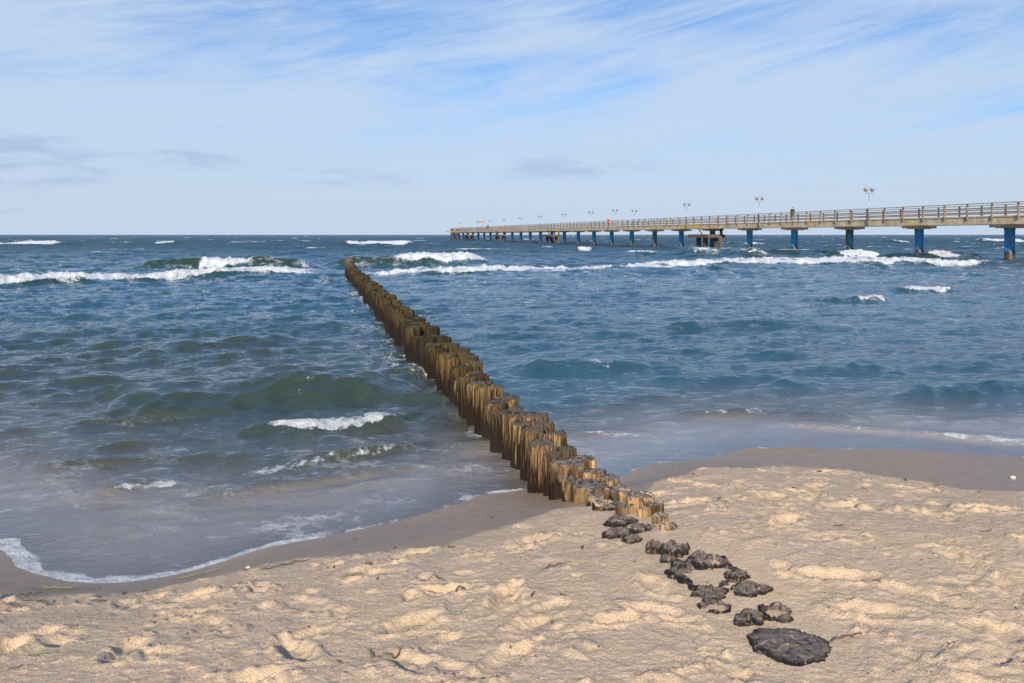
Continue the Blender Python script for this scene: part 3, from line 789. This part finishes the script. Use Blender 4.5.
# ------------------------------------------------------------------ the pier
PY0, PS = 66.4, 10.0
A_ = -.2437; B_0 = 57.7
pdir = Vector((A_, 1, 0)).normalized(); pn_ = Vector((pdir.y, -pdir.x, 0))      # pn_ points away from the camera side (to the right)
prz = math.atan2(pdir.y, pdir.x)
def pp(i, off=0.0, z=0.0):
    Y = PY0 + PS * i; v = Vector((A_ * Y + B_0, Y, z)) + pn_ * off
    return v
SL = PS * math.sqrt(1 + A_ * A_)
pier = tag(empty('pier', pp(-3)), 'long concrete sea bridge on blue piles with a timber railing', 'pier')
inv = Vector(pp(-3))
def pb(mb, name, mat):
    o = mb.build(name, mat); o.parent = pier; o.location = -inv; return o
I0, I1 = -3, 28
pile_m = MB().lathe([(.42, -3.0), (.42, .25), (.40, .27), (.40, 2.62), (.43, 2.66), (.43, 2.74)], n=24).mesh('pile'); pile_m.materials.append(M['pile'])
cap_m = MB().box((0, 0, 0), (1.1, 3.0, .22)).box((0, 0, -.14), (.9, 2.0, .07)).mesh('pile_cap'); cap_m.materials.append(M['conc'])
for i in range(I0, I1):
    o = link('pile', pile_m, None, pier); o.location = pp(i, 0) - inv
    if i == 3: o['label'] = 'pile with weathered green and rusty paint'
    o = link('pile_cap', cap_m, None, pier); o.location = pp(i, 0, 2.90) - inv; o.rotation_euler = (0, 0, prz)
def along(mb, a, b, off, z, w, h):
    c = (pp(a, off, z) + pp(b, off, z)) / 2
    mb.box(c, ((b - a) * SL, w, h), prz)
mb = MB()
for i in range(I0, 27): along(mb, i + .002, i + .998, -1.55, 3.34, .28, .60)
for i in range(I0, 27): along(mb, i + .002, i + .998, 1.95, 3.34, .28, .60)
pb(mb, 'girder', M['conc'])
mb = MB()
for i in range(I0, 27): along(mb, i + .003, i + .997, .2, 3.70, 3.9, .10)
pb(mb, 'deck', M['conc'])
posts = 0; rest = MB()
post_m = MB().box((0, 0, 0), (.10, .13, 1.28)).mesh('railing_post'); post_m.materials.append(M['rail'])
for i4 in range(I0 * 4, 27 * 4 + 1):
    for off in (-1.80, 2.20):
        c = pp(i4 / 4, off, 4.13)
        if off < 0 and -1 <= i4 and posts < 99:
            o = link('railing_post', post_m, None, pier); o.location = c - inv; o.rotation_euler = (0, 0, prz); posts += 1
        else: rest.box(c, (.11, .13, 1.28), prz)
o = pb(rest, 'railing_post', M['rail']); o['kind'] = 'stuff'
for off in (-1.80, 2.20):
    s_ = -1 if off < 0 else 1
    mb = MB(); along(mb, I0, 27, off, 4.81, .20, .07); pb(mb, 'handrail', M['hand'])
    for z in (4.05, 4.41):
        mb = MB()
        for i in range(I0, 27): along(mb, i + .004, i + .996, off - s_ * .085, z, .035, .10)
        pb(mb, 'rail_board', M['rail'])
mb = MB(); along(mb, 5.0, 5.42, -1.705, 3.40, .03, .30); pb(mb, 'yellow_panel', M['yellow'])
mb = MB(); along(mb, 5.52, 5.62, -1.705, 3.40, .03, .36); pb(mb, 'yellow_panel', M['yellow'])
mb = MB(); along(mb, 27, 27.9, .2, 3.45, 5.0, .45); pb(mb, 'pier_head', M['conc'])

# landing stages under the pier
def ipx(px, off):
    """span number at which a point off metres to the side of the pier axis stands in this direction"""
    lo, hi = -3.0, 34.0
    for _ in range(50):
        m = (lo + hi) / 2; v = pp(m, off)
        if v.x / v.y > (px - CX) / F: lo = m
        else: hi = m
    return lo
def landing(i, off, L, Wd, lab, tall=True, z=1.95):
    c = pp(i, off, 0); t = tag(empty('landing_stage', c, prz), lab, 'landing stage', 'landing stages beside the pier')
    MB().box((0, 0, z), (L, Wd, .38)).box((0, 0, z + .23), (L * .96, Wd * .94, .08)).build('platform', M['rust'], t)
    for (lx, ly) in ((-L * .30, -.5), (-L * .12, .5), (L * .26, .3)):
        MB().box((lx, ly, .4), (.55, .5, 2.7)).build('leg', M['darkwood'], t)
    MB().tube((L * .18, 0, z + .3), (L * .42, 0, z + 1.35), .09).build('brace', M['darkwood'], t)
    if tall:
        MB().tube((-L * .5 - .1, -.6, -2), (-L * .5 - .1, -.6, 3.0), .22, .2).build('fender_post', M['rust'], t)
        MB().tube((L * .1, -Wd * .5 + .1, z + .2), (L * .1, -Wd * .5 + .1, 3.0), .12).build('hanger', M['rust'], t)
landing(ipx(706, -1.5), -1.5, 6.5, 2.6, 'rusty low landing stage hanging beside the near half of the pier')
landing(ipx(551, -2.2), -2.2, 8.5, 2.4, 'rusty low landing stage halfway along the pier')
landing(ipx(499, -2.6), -2.6, 9.0, 2.2, 'small ochre landing stage on the outer part of the pier', False)
landing(ipx(468, -2.8), -2.8, 12.0, 2.6, 'landing stage close to the pier head', False)
for k, (px, Yd, hh, lab) in enumerate([(452.6, 362, 4.9, 'outer of the two dark mooring piles off the pier head'), (457.8, 356, 4.9, 'inner of the two dark mooring piles off the pier head')]):
    x = (px - CX) * Yd / F
    o = MB().lathe([(1.0, -3), (.95, 3.8), (.85, hh - .2), (.6, hh - .1)], n=16).build('mooring_pile', M['darkwood']); o.location = (x, Yd, 0)
    tag(o, lab, 'mooring pile', 'mooring piles off the pier head')

# lamps: double globes
def lamp_parts(t):
    MB().tube((0, 0, -.3), (0, 0, 2.62), .055, .045, 12).box((0, 0, -.22), (.16, .16, .22)).build('pole', M['steel'], t)
    MB().box((0, 0, 2.62), (.06, .82, .06)).tube((0, -.38, 2.62), (0, -.38, 2.80), .035).tube((0, .38, 2.62), (0, .38, 2.80), .035).build('crossbar', M['steel'], t)
    for s_ in (-1, 1):
        prof = [(.06, 2.78)] + [(.21 * math.cos(a), 2.99 + .21 * math.sin(a)) for a in np.linspace(-1.25, 1.3, 12)]
        g = MB().lathe(prof, (0, s_ * .38, 0), 20).build('globe', M['globe'], t)
        MB().lathe([(.215, 3.02), (.205, 3.06), (.15, 3.15), (.04, 3.205)], (0, s_ * .38, 0), 20).build('cap', M['steel'], g)
ANCH = ['nearest and tallest looking double globe lamp, right of the person in dark on the pier', 'second double globe lamp, left of the person in dark',
        'double globe lamp above the first landing stage and yellow panels', 'double globe lamp right of the person in red, the farther one',
        'double globe lamp just right of the person in red', 'double globe lamp just left of the person in red',
        'second double globe lamp left of the person in red', 'third double globe lamp left of the person in red', 'fourth double globe lamp left of the person in red',
        'double globe lamp nearer than the sign frame, first beyond the fourth', 'double globe lamp right of the sign frame near the pier head',
        'double globe lamp left of the sign frame near the pier head', 'last double globe lamp at the pier head']
for k, i in enumerate([869, 759.5, 686.8, 634.3, 615, 590.8, 564.2, 540.2, 520.5, 503.8, 490, 477.5, 460]):
    lof = -1.99 if k != 3 else 2.39; i = ipx(i, lof)
    t = tag(empty('street_lamp', pp(i, lof, 3.75), prz), ANCH[k], 'street lamp', 'lamps along the pier'); lamp_parts(t)
# sign frame near the pier head
t = tag(empty('sign_frame', pp(ipx(485, 1.4), 1.4, 3.75), prz), 'pale board on two posts near the pier head', 'sign')
MB().tube((-2.3, 0, 0), (-2.3, 0, 3.0), .10).build('post', M['steel'], t); MB().tube((14.3, 0, 0), (14.3, 0, 3.0), .10).build('post', M['steel'], t)
MB().box((6, 0, 3.0), (17.0, .15, .75)).build('board', M['board'], t)

# ------------------------------------------------------------------ people on the pier
def skin_mesh(name, verts, edges, radii, mat, parent, root=0, levels=1):
    me = bpy.data.meshes.new(name); me.from_pydata(verts, edges, []); o = link(name, me, mat, parent)
    md = o.modifiers.new('Skin', 'SKIN'); md.use_smooth_shade = True
    sv = me.skin_vertices[0].data
    for k, r in enumerate(radii): sv[k].radius = r if hasattr(r, '__len__') else (r, r); sv[k].use_root = (k == root)
    sb = o.modifiers.new('Sub', 'SUBSURF'); sb.levels = levels; sb.render_levels = levels
    return o
def person(loc, rz, coat, lab, stride=.18):
    t = tag(empty('person', loc, rz), lab, 'person', 'people walking on the pier')
    s = stride
    J = [(0, 0, .95), (0, 0, 1.15), (0, 0, 1.38), (0, .01, 1.50), (0, .02, 1.60), (0, .03, 1.71),
         (-.09, 0, .90), (-.10, s * .5, .50), (-.10, s * .6, .09), (-.10, s * .6 + .16, .035),
         (.09, 0, .90), (.10, -s * .1, .50), (.10, -s * .9, .10), (.10, -s * .9 + .15, .035),
         (-.18, 0, 1.42), (-.25, -.05, 1.16), (-.24, .08, .93), (-.24, .13, .84), (.18, 0, 1.42), (.25, -.06, 1.16), (.25, -.02, .92), (.25, .03, .83)]
    E = [(0, 1), (1, 2), (2, 3), (3, 4), (4, 5), (0, 6), (6, 7), (7, 8), (8, 9), (0, 10), (10, 11), (11, 12), (12, 13), (2, 14), (14, 15), (15, 16), (16, 17), (2, 18), (18, 19), (19, 20), (20, 21)]
    Rr = [.13, .12, .13, .055, .085, .07, .09, .055, .04, .035, .09, .055, .04, .035, .06, .045, .032, .03, .06, .045, .032, .03]
    skin_mesh('body', J, E, Rr, M['skin'], t)
    cj = [J[0], J[1], J[2], (0, .01, 1.47), J[14], J[15], (-.24, .06, .97), J[18], J[19], (.25, -.03, .96), (0, 0, .80)]
    ce = [(0, 1), (1, 2), (2, 3), (2, 4), (4, 5), (5, 6), (2, 7), (7, 8), (8, 9), (0, 10)]
    skin_mesh('coat', cj, ce, [.19, .18, .185, .085, .095, .075, .06, .095, .075, .06, .19], coat, t)
    tj = [(0, 0, .93), J[6], J[7], J[8], J[10], J[11], J[12]]
    skin_mesh('trousers', tj, [(0, 1), (1, 2), (2, 3), (0, 4), (4, 5), (5, 6)], [.14, .115, .08, .06, .115, .08, .06], M['jeans'], t)
    skin_mesh('hair', [(0, -.02, 1.60), (0, .0, 1.74)], [(0, 1)], [.095, .09], M['hair'], t)
    return t
person(pp(ipx(792.5, -.9), -.9, 3.75), prz - math.pi / 2, M['dark_coat'], 'person in a dark coat walking on the pier between the two nearest lamps')
person(pp(ipx(608.5, -.9), -.9, 3.75), prz + math.pi / 2, M['red_coat'], 'person in a red coat in the middle of the pier')
person(pp(ipx(488, -.6), -.6, 3.75), prz - math.pi / 2, M['dark_coat'], 'tiny person in dark near the sign frame at the pier head')
person(pp(ipx(462, -.9), -.9, 3.75), prz, M['red_coat'], 'tiny person in red at the very end of the pier')

# ------------------------------------------------------------------ things lying on the sand
def strand(px, py, lpx, ang, bend, mat, lab, name='seaweed_strand', cat='seaweed', w=.0045, seed=0, n=18, lift=.006):
    rs = random.Random(seed * 7 + 1)
    x, y = ray_ground(px, py); L = lpx * y / F
    pts = []; a = ang; cx_, cy_ = x - math.cos(a) * L / 2, y - math.sin(a) * L / 2
    for k in range(n + 1):
        pts.append((cx_, cy_)); a = ang + bend * math.sin(k / n * 3.0 + seed) + rs.uniform(-.15, .15)
        cx_ += math.cos(a) * L / n; cy_ += math.sin(a) * L / n
    V_ = []; F_ = []
    for k, (a0, b0) in enumerate(pts):
        q = pts[min(k + 1, n)] if k < n else pts[n]; p0 = pts[k - 1] if k else pts[0]
        d = Vector((q[0] - p0[0], q[1] - p0[1], 0)).normalized(); nn = Vector((-d.y, d.x, 0))
        ww = w * (1 - .75 * abs(2 * k / n - 1) ** 3); zz = gz(a0, b0) + lift + .008 * abs(math.sin(k * .55 + seed))
        for s_, up in ((-1, 0), (0, .6), (1, 0), (0, -.6)): V_.append((a0 + nn.x * ww * s_, b0 + nn.y * ww * s_, zz + up * ww))
        if k:
            b = (k - 1) * 4
            for e in range(4): F_.append([b + e, b + (e + 1) % 4, b + 4 + (e + 1) % 4, b + 4 + e])
    F_.append([3, 2, 1, 0]); b = n * 4; F_.append([b, b + 1, b + 2, b + 3])
    me = bpy.data.meshes.new(name)
    me.from_pydata([(v[0] - x, v[1] - y, v[2]) for v in V_], [], F_); me.update()
    o = link(name, me, mat); o.location = (x, y, 0); tag(o, lab, cat, 'eelgrass and reed bits on the sand')
SW = [
 (55, 592, 70, .15, .3, 'weed', 'long dark seaweed strand left of the foam edge on wet sand', .005),
 (32, 604, 55, -.5, .2, 'weed', 'dark slanting seaweed strand below the long one at the left edge', .005),
 (8, 607, 30, .05, .15, 'weed', 'short dark seaweed strand cut by the left picture edge', .005),
 (28, 595, 26, .9, .2, 'weed', 'stubby dark stem sticking out of the left seaweed tangle', .006),
 (62, 589, 42, .08, .2, 'weed2', 'green seaweed ribbon along the rim left of the foam', .006),
 (38, 658, 32, .02, .15, 'weed2', 'single straight olive blade at the lower left', .004),
 (195, 577, 50, .14, .3, 'weed2', 'olive ribbon lying under the end of the foam lobe', .006),
 (285, 569, 55, .1, .6, 'weed', 'dark wavy strand on the wet sand margin', .006),
 (352, 581, 30, -.1, .8, 'weed2', 'looped olive strand above the middle sand', .004),
 (434, 577, 34, -.15, .5, 'weed', 'thin dark curl near the crest of the sand, centre left', .004),
 (382, 652, 34, -.2, 1.0, 'weed2', 'curved olive frond with ochre tip, lower centre left', .0055),
 (392, 654, 26, .9, .9, 'weed', 'dark short twig crossing the curved olive frond', .0045),
 (530, 506, 38, .12, .5, 'weed2', 'long thin loop on the smooth sand left of the posts', .003),
 (556, 572, 32, -.1, .9, 'weed', 'dark looped stem on sand left of the black stumps', .004),
 (574, 565, 28, -.35, .2, 'weed3', 'straw coloured straight reed beside the dark loop', .003),
 (624, 567, 36, .02, .1, 'weed3', 'pale reed lying flat near the black stumps', .003),
 (720, 501, 14, .8, .9, 'weed2', 'small ring of weed on the right sand bank', .004),
 (947, 543, 26, .05, .2, 'weed3', 'bleached reed at the far right of the sand', .004),
 (988, 533, 18, .3, .3, 'weed', 'thin dark stalk at the right edge of the sand', .003),
 (955, 649, 22, -.3, .5, 'weed3', 'pale short stick on the lower right sand', .004),
 (460, 591, 14, .9, .3, 'chip', 'tiny dark wood splinter on the centre sand', .006),
 (845, 640, 40, .35, .2, 'chip', 'row of rotten wood crumbs right of the big flat stump', .007),
]
for k, (px, py, l, a, b, mt, lab, w) in enumerate(SW): strand(px, py, l, a, b, M[mt], lab, seed=k, w=w)
cr = random.Random(21)
cm = []
for k in range(4):
    cm.append(stump_mesh('weed_crumb', .011, .005, .004, -.004, 60 + k, flute=.1, rough=.002, nseg=14, nside=4, ntop=3, lobes=.4))
    cm[-1].materials.append(M['chip'])
for k in range(70):
    if k < 34:
        x = cr.uniform(-4, 5); y = float(np.interp(x, DX, DY)) - abs(cr.gauss(0, .12)) + .03
    else: x = cr.uniform(-2.6, 3.6); y = cr.uniform(2.9, 5.6)
    if abs(x - (GX0 + GS * y)) < .3 or abs(x / y) > .66: continue
    o = link('weed_crumb', cm[k % 4]); o.location = (x, y, gz(x, y) + .001); o.rotation_euler = (0, 0, cr.uniform(0, 6.28))
    q = cr.uniform(.5, 1.5); o.scale = (q * cr.uniform(.8, 2.2), q, q)
    tag(o, 'tiny dark crumb of dried weed along the wet sand margin' if k < 34 else 'tiny dark crumb of dried weed out on the dry sand', 'weed crumb', 'dark weed crumbs scattered on the sand')
def pebble(px, py, r, mat, lab, name, cat, seed):
    x, y = ray_ground(px, py)
    th = []
    me = stump_mesh(name, r, r * .75, r * .6, -r * .4, seed, flute=.03, rough=r * .25, nseg=20, nside=6, ntop=5, lobes=.2, taper=-.2)
    o = link(name, me, mat); o.location = (x, y, gz(x, y) + r * .2); tag(o, lab, cat, 'small finds on the sand')
pebble(1013, 479, .022, M['shell'], 'small pale stone on the wet sand at the right edge', 'pebble', 'pebble', 41)
pebble(680, 468, .012, M['chip'], 'tiny dark pebble on the wet sand right of the pool', 'pebble', 'pebble', 42)
pebble(248, 568, .010, M['shell'], 'tiny white shell by the foam end on the wet sand', 'shell', 'shell', 43)
pebble(492, 518, .012, M['chip'], 'small brown chip on the smooth sand left of the stout post', 'wood_chip', 'wood chip', 44)

# ------------------------------------------------------------------ sky, sun, camera
AZ, EL = R(-6), R(27)                    # sun behind the camera, a little to the left
sun_dir = Vector((math.sin(AZ) * math.cos(EL), -math.cos(AZ) * math.cos(EL), math.sin(EL)))
w = bpy.data.worlds.new('World'); SC.world = w; w.use_nodes = True; w.node_tree.nodes.clear()
n = NT(tree=w.node_tree)
sky = n.N('TexSky'); sky.sky_type = 'NISHITA'; sky.sun_disc = False; sky.sun_elevation = EL
sky.sun_rotation = math.atan2(sun_dir.x, sun_dir.y)
sky.altitude = 0; sky.air_density = 1.0; sky.dust_density = .6; sky.ozone_density = 2.2
d = n.N('TexCoord').outputs['Generated']; xyz = n.sep(d)
zc = n.math('MAXIMUM', xyz[2], 0.0)
az = n.math('ARCTAN2', xyz[0], xyz[1]); el = n.math('ARCSINE', zc)
cp = n.comb(az, n.math('MULTIPLY', el, 2.6), 0.0)
s1 = n.noise(n.rotsc(cp, R(-27), (1.6, 4.6, 1), (3.1, 1.7, 0)), 1.35, 9, .62, 1.1)
s2 = n.noise(n.rotsc(cp, R(-34), (2.2, 13.0, 1), (7, 2, 0)), 1.8, 10, .70, 1.3)
s3 = n.noise(n.mapv(cp, (1.2, 1.8, 1), (0, 0, R(-15)), (1, 5.6, 0)), 1.6, 5, .5, .3)
cov = n.math('ADD', n.math('MULTIPLY', s1, .40), n.math('ADD', n.math('MULTIPLY', s2, .20), n.math('MULTIPLY', s3, .48)))
cov = n.math('ADD', cov, n.ramp(el, .26, .42, .02, -.10))
low = n.ramp(el, .30, .02, -.02, .16, False)
cl = n.ramp(n.math('ADD', cov, low), .40, .66)
cl = n.math('MULTIPLY', cl, .88)
skyc = n.mix(1.0, sky.outputs[0], n.mix(n.ramp(el, .26, .42), (.44, .64, .86), (.98, 1.32, 1.68)), 'MULTIPLY')
cloudc = n.mix(n.ramp(zc, 0.0, .3), (3.5, 4.2, 5.3), (3.7, 4.45, 5.6))
c1 = n.mix(cl, skyc, cloudc)
hz = n.ramp(el, .11, .0, 0, .75)
c1 = n.mix(hz, c1, (3.55, 4.25, 5.15))
g1 = n.noise(n.mapv(cp, (4.5, 9.0, 1), (0, 0, R(-8)), (4.5, 9.1, 0)), 1.9, 6, .62, .4)
def blob(a0, e0, ra, re):
    dx = n.math('DIVIDE', n.math('SUBTRACT', az, a0), ra); dy = n.math('DIVIDE', n.math('SUBTRACT', el, e0), re)
    return n.ramp(n.math('ADD', n.math('MULTIPLY', dx, dx), n.math('MULTIPLY', dy, dy)), 1.0, 0.0)
b = n.math('MAXIMUM', blob(-.575, .078, .17, .045), n.math('MAXIMUM', n.math('MULTIPLY', blob(-.40, .088, .10, .022), .8), n.math('MULTIPLY', blob(.08, .085, .16, .022), .7)))
b = n.math('MAXIMUM', b, n.math('MULTIPLY', blob(-.57, .033, .06, .014), .8))
b = n.math('MAXIMUM', b, n.math('MULTIPLY', blob(-.22, .068, .14, .020), .55))
gm = n.math('MULTIPLY', n.ramp(n.math('ADD', g1, n.math('MULTIPLY', b, .10)), .50, .72), n.math('POWER', b, .7))
c1 = n.mix(n.math('MULTIPLY', gm, .62), c1, (2.35, 3.05, 4.5))
bg = n.N('Background'); n.set(bg.inputs[0], c1); bg.inputs[1].default_value = .10
wo = n.N('OutputWorld'); n.t.links.new(bg.outputs[0], wo.inputs[0])
ld = bpy.data.lights.new('sun', 'SUN'); ld.energy = 4.5; ld.angle = R(.8); ld.color = (1.0, .85, .64)
lo = bpy.data.objects.new('sun', ld); COL.objects.link(lo); lo.rotation_euler = sun_dir.to_track_quat('Z', 'Y').to_euler()
cd = bpy.data.cameras.new('camera'); cam = bpy.data.objects.new('camera', cd); COL.objects.link(cam)
cam.location = (0, 0, HE); cam.rotation_euler = (R(90), 0, 0)
cd.sensor_width = 36; cd.lens = 36 * F / 1024; cd.shift_y = -(341.5 - HOR) / 1024
cd.clip_start = .05; cd.clip_end = 20000
SC.camera = cam
SC.view_settings.view_transform = 'Standard'; SC.view_settings.look = 'None'; SC.view_settings.gamma = 1
SC.view_settings.exposure = .66
SC.cycles.use_denoising = True
SC.cycles.max_bounces = 6; SC.cycles.transparent_max_bounces = 8
